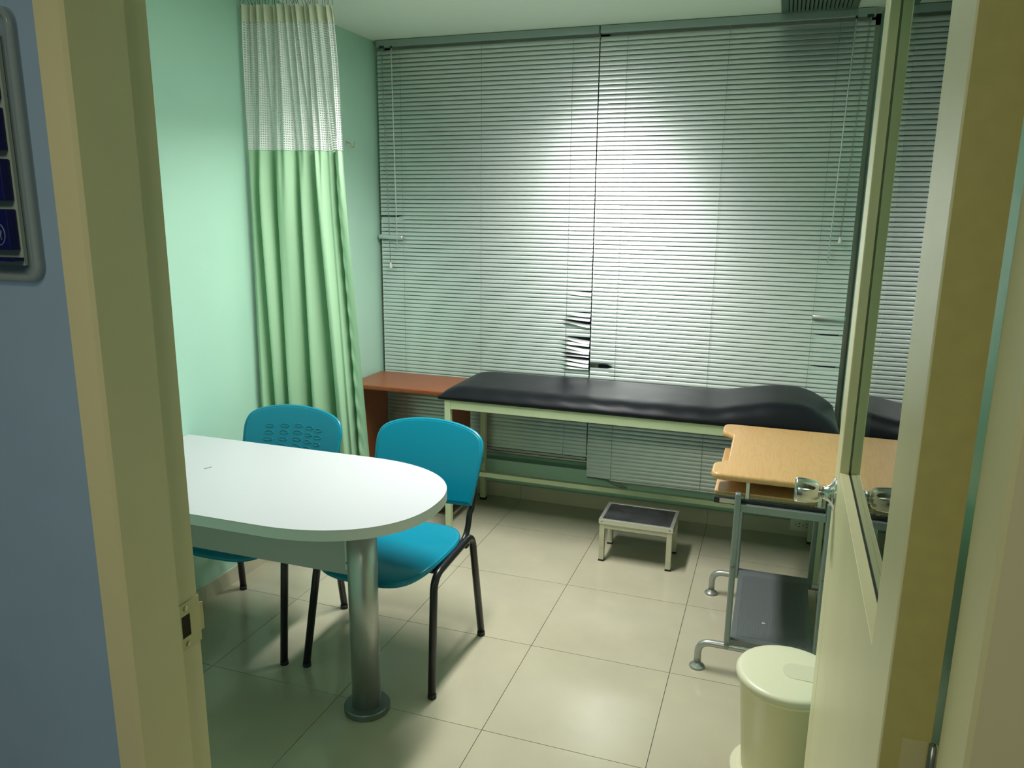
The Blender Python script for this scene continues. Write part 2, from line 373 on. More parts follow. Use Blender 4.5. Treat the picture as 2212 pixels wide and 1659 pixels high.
# ------------------------------------------------------------------ venetian blinds
YBL = 4.185; PITCH = 0.0234; ZTOP = 2.575
TILT = math.radians(71)
def slat_verts(xs_, fn, chord=0.0250, sag=0.0016, n=4):
    """fn(x) -> (dz, tilt, dy); slat cross-section is a shallow arc, convex to the room"""
    vs = []; fs = []
    for x in xs_:
        dz, ti, dy = fn(x)
        for k in range(n+1):
            t = -1+2*k/n
            c = t*chord/2; b = sag*(1-t*t)
            # t=-1 lower edge (towards room), t=+1 upper edge (towards window)
            y = c*math.cos(ti)-b*math.sin(ti); z = c*math.sin(ti)+b*math.cos(ti)
            vs.append((x, y+dy, z+dz))
    m = n+1
    for i in range(len(xs_)-1):
        for k in range(n): fs.append((i*m+k, (i+1)*m+k, (i+1)*m+k+1, i*m+k+1))
    return vs, fs
def slat_mesh(L, fn=None, xs_=None):
    mb = MB(); v, f = slat_verts(xs_ or [0, L*0.33, L*0.66, L], fn or (lambda x: (0, TILT, 0))); mb.add(v, f, True)
    me = bpy.data.meshes.new('slat'); me.from_pydata(mb.v, [], mb.f); me.polygons.foreach_set('use_smooth', mb.sm); me.materials.append(M_slat); me.update(); return me
def blind(x0, x1, zbot, label, ladders, wand_x, wand_z, cord_x, cord_z, damage, side, bottom='straight'):
    r = thing('venetian_blind', ((x0+x1)/2, YBL, CEIL-0.001), label, 'blind', 'venetian blinds over the window'); L = x1-x0
    base = wl(r)
    obj('headrail', MB().box((x0, YBL-0.018, CEIL-0.040), (x1, YBL+0.018, CEIL-0.002), 0.003), M_head, r)
    n = int((ZTOP-zbot-0.012)/PITCH); me0 = slat_mesh(L)
    for i in range(n+1):
        z = ZTOP-i*PITCH
        d = None
        for (za, zb, fn) in damage:
            if za <= z <= zb: d = fn
        if d:
            nx = 40; X = [L*k/nx for k in range(nx+1)] + [L-0.14+0.02*k for k in range(7)] + [0.02*k for k in range(1, 7)]
            X = sorted(set(round(a, 4) for a in X)); me = slat_mesh(L, (lambda x, d=d, z=z: d(x, L, z)), X)
        else: me = me0
        o = bpy.data.objects.new('slat', me); COL.objects.link(o); o.parent = r
        o.location = Vector((x0, YBL, z))-base
    zb = ZTOP-(n+1)*PITCH+0.006
    if bottom == 'straight':
        obj('bottom_rail', MB().box((x0, YBL-0.011, zb-0.012), (x1, YBL+0.011, zb+0.004), 0.003), M_head, r)
    else:   # rail has come loose at its left end
        obj('bottom_rail', MB().box((x0+0.135, YBL-0.011, zb-0.006), (x1, YBL+0.011, zb+0.006), 0.003), M_slat, r)
        obj('bottom_rail', MB().tube([(x0+0.005, YBL-0.004, zb+0.002), (x0+0.132, YBL-0.006, zb-0.004)], 0.004, 6, 0.010), M_head, r)
        obj('broken_rail_end', MB().box((-0.055, -0.004, -0.011), (0.055, 0.004, 0.011), 0.002, None).v and MB().tube([(x0+0.135, YBL-0.008, zb-0.002), (x0+0.24, YBL-0.012, zb-0.040)], 0.004, 6, 0.011, upv=(0, 1, 0)), M_head, r)
    for lx in ladders:
        c = MB()
        c.tube([(lx, YBL-0.0115, ZTOP+0.03), (lx, YBL-0.0115, zb)], 0.0009, 5)
        obj('ladder_cord', c, M_cord, r)
    obj('tilt_wand', MB().tube([(wand_x[0], YBL-0.022, CEIL-0.05), (wand_x[1], YBL-0.020, wand_z)], 0.0032, 6), M_clear, r)
    lc = obj('lift_cord', MB().tube([(cord_x[0], YBL-0.024, CEIL-0.045), (cord_x[1], YBL-0.022, cord_z+0.03)], 0.0012, 5).tube([(cord_x[0]+0.006, YBL-0.024, CEIL-0.045), (cord_x[1]+0.004, YBL-0.022, cord_z+0.03)], 0.0012, 5), M_cord, r)
    obj('tassel', MB().lathe([(0.002, 0.036), (0.006, 0.03), (0.010, 0.006), (0.010, 0.0)], (cord_x[1]+0.002, YBL-0.024, cord_z-0.002), 'z', 12), M_whitep, lc)
    obj('cord_lock', MB().box((cord_x[0]-0.012, YBL-0.022, CEIL-0.046), (cord_x[0]+0.016, YBL-0.010, CEIL-0.032), 0.002), M_dark, r)
    obj('wand_tilter', MB().lathe([(0.005, 0), (0.005, 0.014)], (wand_x[0], YBL-0.021, CEIL-0.050), 'z', 10), M_dark, r)
    return r
def sstep(a, b, x):
    t = max(0, min(1, (x-a)/(b-a))); return t*t*(3-2*t)
# damage functions: (x, L, z) -> (dz, tilt, dy)
def left_bent(x, L, z):         # slat end left of the first ladder turned flat
    k = 1-sstep(0.13, 0.155, x); return (-0.002*k, TILT*(1-k)+math.radians(46)*k, -0.020*k)
def left_sag(x, L, z):
    k = 1-sstep(0.10, 0.16, x); return (-0.012*k, TILT+0.25*k, 0.004*k)
def right_bent(x, L, z):
    k = sstep(L-0.155, L-0.13, x); return (-0.002*k, TILT*(1-k)+math.radians(46)*k, -0.020*k)
def left_gap(x, L, z):
    k = 1-sstep(0.09, 0.145, x); return ((0.016 if z > 0.865 else -0.010)*k, TILT+0.25*k, 0.003*k)
def right_sag(x, L, z):
    k = sstep(L-0.16, L-0.10, x); return (-0.010*k, TILT+0.2*k, 0.003*k)
rd = random.Random(4); crump = {}
def crumple(x, L, z):
    key = round(z*1000)
    if key not in crump: crump[key] = (rd.choice([-0.018, -0.006, 0.0, 0.004, -0.010]), rd.uniform(-0.85, -0.2), rd.uniform(-0.014, -0.003), rd.uniform(0.08, 0.20))
    a, b, c, s = crump[key]; k = sstep(L-0.165, L-0.12, x); q = sstep(L-0.15, L, x)
    return (a*q, TILT+b*k*(1-0.35*q), c*k)
def slight(x, L, z):
    k = sstep(L-0.16, L, x); return (-0.006*k, TILT-0.25*k, -0.004*k)
B1X0, B1X1, B2X0, B2X1 = -2.268, -0.975, -0.969, 0.327
blind(B1X0, B1X1, 0.298, 'left grey venetian blind with crumpled slat ends at its lower right edge', (-2.119, -1.626, -1.113), (-2.168, -2.157), 1.475, (-2.232, -2.203), 1.365,
      [(1.652, 1.675, left_sag), (1.245, 1.268, slight), (1.135, 1.158, slight), (1.085, 1.13, crumple), (0.83, 1.02, crumple)], 'l')
blind(B2X0, B2X1, 0.196, 'right grey venetian blind hanging lower, its bottom rail broken at the left', (-0.826, -0.322, 0.178), (0.243, 0.222), 1.465, (0.300, 0.266), 1.565,
      [(0.842, 0.888, left_gap), (0.925, 0.948, right_sag), (1.09, 1.113, right_sag)], 'r', bottom='broken')

def bent_end(bl, xa, xb, z):
    obj('bent_slat_end', MB().tube([(xa, YBL-0.016, z-0.001), (xa+(xb-xa)*0.06, YBL-0.020, z), (xb-(xb-xa)*0.06, YBL-0.020, z-0.004), (xb, YBL-0.015, z-0.005)], 0.0125, 10, 0.006), M_slat, bl)
BL = [o for o in bpy.data.objects if o.name.startswith('venetian_blind')]
BL.sort(key=lambda o: o.location.x)
bent_end(BL[0], B1X0-0.012, B1X0+0.148, 1.548); bent_end(BL[1], B2X1-0.152, B2X1+0.002, 1.198)
# ------------------------------------------------------------------ ceiling light and vent
cl = thing('ceiling_light', (LX, LY, CEIL-0.01), 'long rectangular ceiling light panel above the room centre', 'ceiling light')
fw_, fl_ = FW+0.03, FL+0.03
for a, b in (((-fw_, -fl_), (fw_, -FL)), ((-fw_, FL), (fw_, fl_)), ((-fw_, -FL), (-FW, FL)), ((FW, -FL), (fw_, FL))):
    obj('light_frame', MB().box((LX+a[0], LY+a[1], CEIL-0.012), (LX+b[0], LY+b[1], CEIL), 0.002), M_whitep, cl)
obj('diffuser', MB().box((LX-FW, LY-FL, CEIL-0.005), (LX+FW, LY+FL, CEIL-0.001)), M_lamp, cl)
vx0, vx1, vy0, vy1 = -0.09, 0.243, 3.83, 4.148
vt = thing('ceiling_vent', ((vx0+vx1)/2, (vy0+vy1)/2, CEIL), 'dark grey square air vent in the ceiling above the right blind', 'vent')
obj('vent_frame', MB().box((vx0, vy0, CEIL-0.012), (vx1, vy0+0.035, CEIL), 0.003).box((vx0, vy1-0.035, CEIL-0.012), (vx1, vy1, CEIL), 0.003).box((vx0, vy0+0.035, CEIL-0.012), (vx0+0.032, vy1-0.035, CEIL), 0.003).box((vx1-0.032, vy0+0.035, CEIL-0.012), (vx1, vy1-0.035, CEIL), 0.003), M_vent, vt)
obj('vent_cavity', MB().box((vx0+0.03, vy0+0.033, CEIL-0.002), (vx1-0.03, vy1-0.033, CEIL-0.0005)), M_ventd, vt)
for k in range(15):
    x = vx0+0.042+k*(vx1-vx0-0.084)/14
    obj('vent_slat', MB().box((x-0.007, vy0+0.035, CEIL-0.0115), (x+0.007, vy1-0.035, CEIL-0.0095), 0, Matrix.Rotation(0.5, 3, 'Y')), M_vent, vt)

# ------------------------------------------------------------------ wooden side desk (behind the couch)
dk = thing('side_desk', (-1.94, 3.95, 0), 'reddish brown wooden side desk in the corner behind the curtain', 'desk')
zt = 0.735
obj('desk_top', MB().box((-2.275, 3.755, zt-0.026), (-1.665, 4.150, zt), 0.006), M_cherry, dk)
for x in (-2.235, -1.685):
    sgn = 1 if x < -2 else -1
    obj('side_panel', MB().box((x-0.009, 3.80, 0.075), (x+0.009, 4.13, zt-0.026)), M_cherry, dk)
    fb = obj('foot_board', MB().box((x-0.03 if sgn > 0 else x-0.13, 3.78, 0.055), (x+0.13 if sgn > 0 else x+0.03, 4.14, 0.075), 0.004), M_cherry, dk)
    for y in (3.83, 4.09):
        for xx in ((x, x+0.10) if sgn > 0 else (x, x-0.10)):
            obj('castor', MB().lathe([(0.012, -0.008), (0.024, -0.007), (0.024, 0.007), (0.012, 0.008)], (xx, y, 0.024), 'x', 16).box((xx-0.006, y-0.006, 0.024), (xx+0.006, y+0.006, 0.056)), M_dark, fb)

# ------------------------------------------------------------------ examination couch
bx0, bx1, by0, by1 = -1.603, 0.285, 3.587, 4.135
bd = thing('examination_couch', (-0.66, 3.88, 0), 'examination couch with black vinyl mattress and pale green steel frame', 'couch')
def mattress():
    nx, ny = 110, 34; x0, x1, y0, y1 = bx0-0.035, bx1+0.025, by0-0.012, by1+0.012
    zb = 0.742; mb = MB(); vs = []; fs = []
    rr = random.Random(2)
    def top(u, v):
        x = x0+(x1-x0)*u; y = y0+(y1-y0)*v
        dx = max(0, min(x-x0, x1-x)); dy = max(0, min(y-y0, y1-y))
        e = max(0, 1-(1-min(1, dx/0.15))**2.4); f = max(0, 1-(1-min(1, dy/0.105))**2.4)
        h = 0.012+0.050*e**0.6*f**0.75 + 0.006*math.sin(PI*u)*math.sin(PI*v)
        hp = sstep(-0.30, 0.06, x)*(1-sstep(0.12, 0.33, x))*0.050*(f**0.5)
        wr = 0.0016*math.sin(x*37+math.sin(y*21)*1.5)*math.exp(-((v-0.09)/0.10)**2)
        return x, y, zb+h+hp*1.0+wr
    for i in range(nx+1):
        for j in range(ny+1):
            u = i/nx; v = 0.5-0.5*math.cos(PI*j/ny); u2_ = 0.5-0.5*math.cos(PI*u) if False else u
            vs.append(top(u2_, v))
    for i in range(nx):
        for j in range(ny):
            a = i*(ny+1)+j; fs.append((a, a+ny+1, a+ny+2, a+1))
    # skirt down to frame and bottom
    ring = [i*(ny+1) for i in range(nx+1)]+[nx*(ny+1)+j for j in range(1, ny+1)]+[i*(ny+1)+ny for i in range(nx-1, -1, -1)]+[j for j in range(ny-1, 0, -1)]
    k = len(vs)
    cx, cy = (x0+x1)/2, (y0+y1)/2
    for r in ring:
        x, y, z = vs[r]; vs.append((x+(0.006 if x < cx else -0.006), y+(0.006 if y < cy else -0.006), zb-0.002))
    n = len(ring)
    for i in range(n): fs.append((ring[i], ring[(i+1) % n], k+(i+1) % n, k+i))
    fs.append(tuple(k+i for i in range(n)))
    mb.add(vs, fs, True); return mb
mt = obj('mattress', mattress(), M_vinyl, bd); tag(mt, 'black vinyl mattress with a raised head end')
zr0, zr1 = 0.690, 0.740; lw = 0.032
for y in (by0, by1-lw): obj('long_rail', MB().box((bx0+lw, y+0.002, zr0), (bx1-lw, y+lw-0.002, zr1), 0.002), M_bedp, bd)
for x in (bx0, bx1-lw): obj('end_rail', MB().box((x+0.002, by0+lw, zr0), (x+lw-0.002, by1-lw, zr1), 0.002), M_bedp, bd)
for x in (bx0, bx1-lw):
    for y in (by0, by1-lw):
        lg = obj('leg', MB().box((x, y, 0.012), (x+lw, y+lw, zr1), 0.002), M_bedp, bd)
        obj('foot_cap', MB().box((x-0.0015, y-0.0015, 0), (x+lw+0.0015, y+lw+0.0015, 0.014), 0.002), M_rubber, lg)
for x in (bx0, bx1-lw): obj('side_stretcher', MB().box((x+0.003, by0+lw, 0.235), (x+lw-0.003, by1-lw, 0.262), 0.002), M_bedp, bd)
obj('long_stretcher', MB().box((bx0+lw-0.003, 3.865, 0.235), (bx1-lw+0.003, 3.893, 0.262), 0.002), M_bedp, bd)

# ------------------------------------------------------------------ step stool
M_stool = mat('chipped_cream_enamel', (0.52, 0.50, 0.36), 0.4, noise=0.10, nscale=30)
sx0, sx1, sy0, sy1, sh = -0.742, -0.385, 3.525, 3.765, 0.222
sl = thing('step_stool', ((sx0+sx1)/2, (sy0+sy1)/2, 0), 'low cream metal step stool with worn black rubber top', 'step stool')
lw = 0.026
for x in (sx0, sx1-lw):
    for y in (sy0, sy1-lw):
        lg = obj('leg', MB().box((x, y, 0.008), (x+lw, y+lw, sh-0.02), 0.002), M_stool, sl)
        obj('foot_cap', MB().box((x-0.001, y-0.001, 0), (x+lw+0.001, y+lw+0.001, 0.01), 0.001), M_rubber, lg)
for y in (sy0, sy1-lw): obj('apron', MB().box((sx0+lw, y+0.002, sh-0.046), (sx1-lw, y+lw-0.002, sh-0.02)), M_stool, sl)
for x in (sx0, sx1-lw): obj('apron', MB().box((x+0.002, sy0+lw, sh-0.046), (x+lw-0.002, sy1-lw, sh-0.02)), M_stool, sl)
e = 0.004
ed = obj('edge_trim', MB().box((sx0-e, sy0-e, sh-0.022), (sx1+e, sy0+0.012, sh+0.003), 0.002).box((sx0-e, sy1-0.012, sh-0.022), (sx1+e, sy1+e, sh+0.003), 0.002).box((sx0-e, sy0+0.012, sh-0.022), (sx0+0.014, sy1-0.012, sh+0.003), 0.002).box((sx1-0.014, sy0+0.012, sh-0.022), (sx1+e, sy1-0.012, sh+0.003), 0.002), M_alu, sl)
for x in (sx0+0.012, sx1-0.012): obj('rivet', MB().lathe([(0.003, 0), (0.002, -0.0015)], (x, sy0-e, sh-0.010), 'y', 8), M_dark, ed)
obj('rubber_top', MB().box((sx0+0.012, sy0+0.010, sh-0.02), (sx1-0.012, sy1-0.010, sh+0.001)), M_mat, sl)

# ------------------------------------------------------------------ computer cart
ct = thing('computer_cart', (0.08, 3.08, 0), 'wheel-less computer cart with beech top and grey tube frame beside the door', 'cart')
ct['label'] = 'computer cart with beech wood top and grey tube frame beside the door'
cxl, cxr, cyf, cyr = -0.075, 0.235, 2.752, 3.372
topz = 0.782
def carttop():
    pts = []
    def arc(cx, cy, r, a0, a1, n=6):
        for k in range(n+1):
            a = math.radians(a0+(a1-a0)*k/n); pts.append((cx+r*math.cos(a), cy+r*math.sin(a)))
    y0, y1, xe, xn, xr = 2.762, 3.480, -0.178, -0.130, 0.325
    arc(xe+0.035, y0+0.035, 0.035, 270, 180)          # front left ear
    arc(xe+0.035, y0+0.115, 0.035, 180, 110, 4)
    arc(xn-0.02, y0+0.185, 0.02, -60, 0, 4)
    arc(xn-0.02, y1-0.185, 0.02, 0, 60, 4)
    arc(xe+0.035, y1-0.115, 0.035, 250, 180, 4)
    arc(xe+0.035, y1-0.035, 0.035, 180, 90)
    arc(xr-0.03, y1-0.03, 0.03, 90, 0); arc(xr-0.03, y0+0.03, 0.03, 0, -90)
    cx = sum(p[0] for p in pts)/len(pts); cy = (y0+y1)/2
    mb = MB(); n = len(pts); vs = []; fs = []
    N = []
    for i in range(n):
        a = Vector(pts[i-1]); b = Vector(pts[(i+1) % n]); t = (b-a).normalized(); N.append(Vector((t.y, -t.x)))
    # orientation: make normals point outwards
    ar = sum(pts[i][0]*pts[(i+1) % n][1]-pts[(i+1) % n][0]*pts[i][1] for i in range(n))
    if ar < 0: N = [-v for v in N]
    thk = 0.025; prof = [(0.006, topz-thk), (0.002, topz-thk+0.003), (0, topz-thk+0.009), (0, topz-0.009), (0.002, topz-0.003), (0.007, topz)]
    for ins, z in prof:
        for i in range(n): vs.append((pts[i][0]-N[i].x*ins, pts[i][1]-N[i].y*ins, z))
    for k in range(len(prof)-1):
        for i in range(n):
            j = (i+1) % n; fs.append((k*n+i, k*n+j, (k+1)*n+j, (k+1)*n+i))
    mb.add(vs, fs, True); k0 = 0
    mb.f += [tuple(reversed(range(n))), tuple((len(prof)-1)*n+i for i in range(n))]; mb.sm += [False, False]
    return mb
obj('top_board', carttop(), M_beech, ct)
obj('keyboard_shelf', MB().box((-0.162, 2.790, 0.692), (0.215, 3.345, 0.708), 0.004), M_beech, ct)
for y in (cyf+0.012, cyr-0.022):
    s_ = obj('shelf_slide', MB().box((-0.160, y, 0.668), (0.22, y+0.012, 0.692), 0.002), M_dark, ct)
    obj('slide_channel', MB().box((-0.140, y-0.0015, 0.672), (-0.085, y+0.001, 0.689)), M_alu, s_)
for x in (cxl, cxr):
    for y in (cyf, cyr):
        ps = obj('post', MB().box((x-0.011, y-0.014, 0.10), (x+0.011, y+0.014, 0.722), 0.006, seg=3), M_cartp, ct)
        if y == cyf:
            for z in (0.125, 0.44): obj('bolt', MB().lathe([(0.0075, 0.0), (0.0065, -0.004), (0.003, -0.0045)], (x, y-0.0138, z), 'y', 12), M_steeld, ps)
for y in (cyf, cyr):
    obj('cross_bar', MB().box((cxl+0.011, y-0.008, 0.652), (cxr-0.011, y+0.008, 0.680), 0.002), M_cartp, ct)
for x in (-0.045, 0.20):
    for y in (cyf+0.03, cyr-0.03): obj('top_support', MB().box((x-0.006, y-0.006, 0.67), (x+0.006, y+0.006, topz-0.024)), M_whitep, ct)
for y in (cyf, cyr):
    path = fillet([(-0.178, y, 0.010), (-0.178, y, 0.108), (0.333, y, 0.108), (0.333, y, 0.010)], 0.075, 8)
    bt = obj('base_tube', MB().tube(path, 0.0135, 14), M_steel, ct)
    for x in (-0.178, 0.333): obj('foot_pad', MB().lathe([(0.028, 0), (0.030, 0.004), (0.027, 0.009), (0.014, 0.015), (0.012, 0.03)], (x, y, 0), 'z', 24), M_steel, bt)
tr = obj('tray', MB().box((cxl+0.011, cyf-0.005, 0.138), (cxr-0.011, cyr+0.005, 0.141)).box((cxl+0.011, cyf-0.007, 0.112), (cxr-0.011, cyf-0.005, 0.141)).box((cxl+0.011, cyr+0.005, 0.112), (cxr-0.011, cyr+0.007, 0.141)), M_mesh, ct)
rib = MB()
for k in range(46):
    x = cxl+0.030+k*0.0055
    rib.box((x, cyf+0.03, 0.141), (x+0.0026, cyr-0.06, 0.1426))
rb = obj('tray_ribbing', rib, M_mesh, tr); rb['kind'] = 'stuff'
sc_ = obj('paper_scrap', MB().prism([(0.045, 2.905), (0.057, 2.905), (0.058, 2.912), (0.052, 2.912), (0.050, 2.915), (0.046, 2.912)], 0.1426, 0.1434), M_lamin)
tag(sc_, 'tiny white paper scrap on the grey cart tray', 'scrap')

# ------------------------------------------------------------------ waste bin
bcx, bcy = 0.125, 2.245
bn = thing('waste_bin', (bcx, bcy, 0), 'round ivory plastic waste bin with a flat lid beside the door', 'bin')
obj('bin_body', MB().lathe([(0.112, 0.012), (0.116, 0.02), (0.139, 0.315), (0.145, 0.318), (0.146, 0.330), (0.140, 0.332)], (bcx, bcy, 0), 'z', 56), M_bin, bn)
lid = obj('bin_lid', MB().lathe([(0.150, 0.331), (0.153, 0.334), (0.153, 0.346), (0.149, 0.353), (0.138, 0.356), (0.05, 0.359), (0.001, 0.3595)], (bcx, bcy, 0), 'z', 56), M_lid, bn)
pl = [(bcx+0.012+0.030*math.cos(a)-0.0, bcy+0.042*math.sin(a)) for a in [math.radians(90+180*k/10) for k in range(11)]]+[(bcx+0.10, bcy-0.042), (bcx+0.10, bcy+0.042)]
obj('lid_thumb_rest', MB().prism(pl, 0.3570, 0.3600), mat('lid_thumb_plastic', (0.58, 0.57, 0.41), 0.45), lid)
bs = obj('bin_base', MB().lathe([(0.150, 0.0), (0.150, 0.010), (0.143, 0.014), (0.139, 0.012), (0.135, 0.016), (0.131, 0.013), (0.127, 0.018), (0.12, 0.016), (0.10, 0.016)], (bcx, bcy, 0), 'z', 56), M_lid, bn)

# ------------------------------------------------------------------ table with rounded end
tb = thing('table', (-1.65, 2.15, 0), 'white table with rounded end, grey apron panel and round metal leg', 'table')
TZ = 0.775; TH = 0.035
def outline(ins=0.0):
    cx, cy, rx, ry = -1.430, 2.150, 0.440-ins, 0.350-ins
    pts = [(XL+0.003, cy-ry)]
    for k in range(0, 41):
        a = -PI/2+PI*k/40
        n = 2.25
        c, s_ = math.cos(a), math.sin(a)
        pts.append((cx+rx*(abs(c)**(2/n)), cy+ry*math.copysign(abs(s_)**(2/n), s_)))
    pts.append((XL+0.003, cy+ry)); return pts
obj('table_top', MB().prism(outline(0.0005), TZ-TH+0.0006, TZ), M_lamin, tb)
eb = MB(); po = outline(0); n = len(po); vs = [(x, y, TZ-TH) for x, y in po]+[(x, y, TZ-0.0012) for x, y in po]; fs = [(i, i+1, n+i+1, n+i) for i in range(n-1)]
eb.add(vs, fs, True); obj('edge_band', eb, M_edge, tb)
obj('apron_panel', MB().box((-2.25, 2.088, 0.500), (-1.292, 2.106, TZ-TH)), M_greyp, tb)
lx, ly = -1.240, 2.094
lg = obj('leg', MB().lathe([(0.050, 0.02), (0.050, TZ-TH)], (lx, ly, 0), 'z', 40), M_steel, tb)
obj('foot_flange', MB().lathe([(0.076, 0.0), (0.079, 0.002), (0.079, 0.021), (0.076, 0.0245), (0.050, 0.0255)], (lx, ly, 0), 'z', 40, smooth=False), M_steeld, lg)
obj('bracket', MB().box((-1.300, 2.084, 0.52), (-1.288, 2.088, 0.70)), M_edge, tb)
for z in (0.545, 0.675): obj('screw', MB().lathe([(0.004, 0), (0.003, -0.002)], (-1.294, 2.084, z), 'y', 10), M_steeld, tb)
pm = [(-1.918+0.004*math.cos(a)+0.004*math.sin(a), 2.175+0.014*math.sin(a), TZ+0.0002) for a in [2*PI*k/20 for k in range(21)]]
o = obj('pen_mark', MB().tube(pm+[(-1.911, 2.186, TZ+0.0002), (-1.915, 2.192, TZ+0.0002)], 0.0006, 4), M_dark, tb)

# ------------------------------------------------------------------ chairs
def shell(outl, zf, thick, rings=9, nrm=None):
    """outl: closed list of (a,b); zf(a,b)->Vector point, nrm(a,b)->Vector offset dir"""
    mb = MB(); n = len(outl); ca = sum(p[0] for p in outl)/n; cb = sum(p[1] for p in outl)/n
    def surf(off, sign):
        vs = [zf(ca, cb)+nrm(ca, cb)*off]
        for r in range(1, rings+1):
            t = r/rings; t = 1-(1-t)**1.4
            for a, b in outl:
                A, B = ca+(a-ca)*t, cb+(b-cb)*t; vs.append(zf(A, B)+nrm(A, B)*off)
        return vs
    top = surf(thick/2, 1); bot = surf(-thick/2, -1)
    fs = []
    for base, flip in ((0, False), (len(top), True)):
        for i in range(n):
            j = (i+1) % n
            q = (base, base+1+i, base+1+j); fs.append(tuple(reversed(q)) if flip else q)
            for r in range(rings-1):
                a = base+1+r*n; q = (a+i, a+n+i, a+n+j, a+j); fs.append(tuple(reversed(q)) if flip else q)
    k = len(top); a = 1+(rings-1)*n
    for i in range(n):
        j = (i+1) % n; fs.append((a+i, k+a+i, k+a+j, a+j))
    mb.add(top+bot, fs, True); return mb
def superell(w, d, cy, n_, p, q=None):
    out = []
    for k in range(n_):
        a = 2*PI*k/n_; c, s_ = math.cos(a), math.sin(a)
        out.append((w*math.copysign(abs(c)**(2/p), c), cy+d*math.copysign(abs(s_)**(2/p), s_)))
    return out
def lobj(name, mb, m, parent):
    me = bpy.data.meshes.new(name); me.from_pydata([tuple(v) for v in mb.v], [], mb.f); me.polygons.foreach_set('use_smooth', mb.sm); me.update()
    bm = bmesh.new(); bm.from_mesh(me); bmesh.ops.recalc_face_normals(bm, faces=bm.faces); bm.to_mesh(me); bm.free()
    me.materials.append(m); o = bpy.data.objects.new(name, me); COL.objects.link(o); o.parent = parent; return o
def seat_pt(x, y):
    v = (y-0.20)/0.23
    z = 0.452 + 0.016*(x/0.225)**2*(0.4+0.6*(v+1)/2) - 0.012*(1-v*v)*(1-(x/0.24)**2) - 0.030*max(0, -v-0.45)**2*3 + 0.018*max(0, v-0.3)
    return Vector((x, y, z))
BK0, BK1 = Vector((0, 0.462, 0.565)), Vector((0, 0.570, 0.858))
def back_pt(x, t):          # t height along the back in metres from its lower edge
    H_ = (BK1-BK0).length; s_ = t/H_
    p = BK0.lerp(BK1, s_); y = p.y - 0.38*x*x + 0.010*(s_-0.5)**2
    return Vector((x, y, p.z))
def back_outline():
    H_ = (BK1-BK0).length; pts = []
    ctl = [(-0.195, 0.0), (0, -0.012), (0.195, 0.0), (0.216, 0.012), (0.228, 0.10), (0.236, 0.195), (0.233, 0.236), (0.216, 0.268), (0.170, 0.291), (0.09, 0.307), (0, H_), (-0.09, 0.307), (-0.170, 0.291), (-0.216, 0.268), (-0.233, 0.236), (-0.236, 0.195), (-0.228, 0.10), (-0.216, 0.012)]
    m = len(ctl)
    for i in range(m):
        p0, p1, p2, p3 = (Vector(ctl[(i+k) % m]) for k in (-1, 0, 1, 2))
        for k in range(4):
            t = k/4; v = 0.5*((2*p1)+(-p0+p2)*t+(2*p0-5*p1+4*p2-p3)*t*t+(-p0+3*p1-3*p2+p3)*t**3); pts.append((v.x, v.y))
    return pts
bn_ = Vector((0, -(BK1-BK0).z, (BK1-BK0).y)).normalized()     # towards the sitter
def make_chair(loc, rz, label, dimples):
    r = thing('visitor_chair', loc, label, 'chair', 'teal chairs at the table', rz)
    st_ = lobj('seat', shell(superell(0.232, 0.232, 0.195, 56, 3.6), seat_pt, 0.010, nrm=lambda a, b: Vector((0, 0, 1))), M_teal, r)
    # rolled-down front and side rim
    rim = MB(); rim.tube([seat_pt(a*0.985, 0.195+(b-0.195)*0.985)+Vector((0, 0, -0.006)) for a, b in superell(0.230, 0.232, 0.195, 56, 3.6)], 0.009, 8, closed=True)
    lobj('seat_rim', rim, M_teal, st_)
    ol = back_outline()
    bk = lobj('backrest', shell(ol, back_pt, 0.009, nrm=lambda a, b: bn_), M_teal, r)
    rim = MB(); rim.tube([back_pt(a, b)-bn_*0.003 for a, b in ol], 0.008, 8, closed=True); lobj('backrest_rim', rim, M_teal, bk)
    if dimples:
        for ci, cx in enumerate((-0.118, -0.046, 0.022, 0.078, 0.125)):
            for ri in range(5):
                t = 0.232-abs(ci-2)*0.006-ri*0.030
                w_ = 0.021 if ci < 3 else 0.018
                ring = [back_pt(cx+w_*math.cos(a), t+0.0068*math.sin(a))+bn_*0.0050 for a in [2*PI*k/20 for k in range(20)]]
                mb = MB().tube(ring, 0.0015, 6, closed=True)
                lobj('oval_relief', mb, M_teal, bk)
    for s_ in (-1, 1):
        xf, xt, xr_ = 0.266*s_, 0.243*s_, 0.262*s_
        path = fillet([(xf, 0.0, 0.012), (xt, 0.075, 0.430), (xt, 0.405, 0.462), (xr_, 0.456, 0.012)], 0.055, 8)
        sf = lobj('leg_frame', MB().tube(path, 0.0142, 12, 0.0150, upv=(1, 0, 0)), M_black, r)
        for y in (0.0, 0.456): lobj('foot_cap', MB().lathe([(0.0135, 0.0), (0.016, 0.002), (0.0155, 0.018)], (xf if y < 0.1 else xr_, y+(0.002 if y < .1 else -0.002), 0), 'z', 14), M_rubber, sf)
        p2 = fillet([(0.212*s_, 0.14, 0.424), (0.212*s_, 0.425, 0.428), (0.212*s_, 0.462, 0.56), (0.206*s_, 0.520, 0.70)], 0.09, 8)
        # behind the shell
        p2 = [Vector(p) - bn_*(0.016 if Vector(p).z > 0.54 else 0.0) for p in p2]
        lobj('back_support', MB().tube(p2, 0.0115, 12, 0.0150, upv=(1, 0, 0)), M_black, r)
    for y in (0.13, 0.37): lobj('cross_bar', MB().box((-0.243, y-0.012, 0.418), (0.243, y+0.012, 0.432), 0.003), M_black, r)
    return r
make_chair((-1.318, 2.232, 0), math.radians(-2.0), 'teal plastic chair with smooth backrest, nearer the couch at the rounded table end', False)
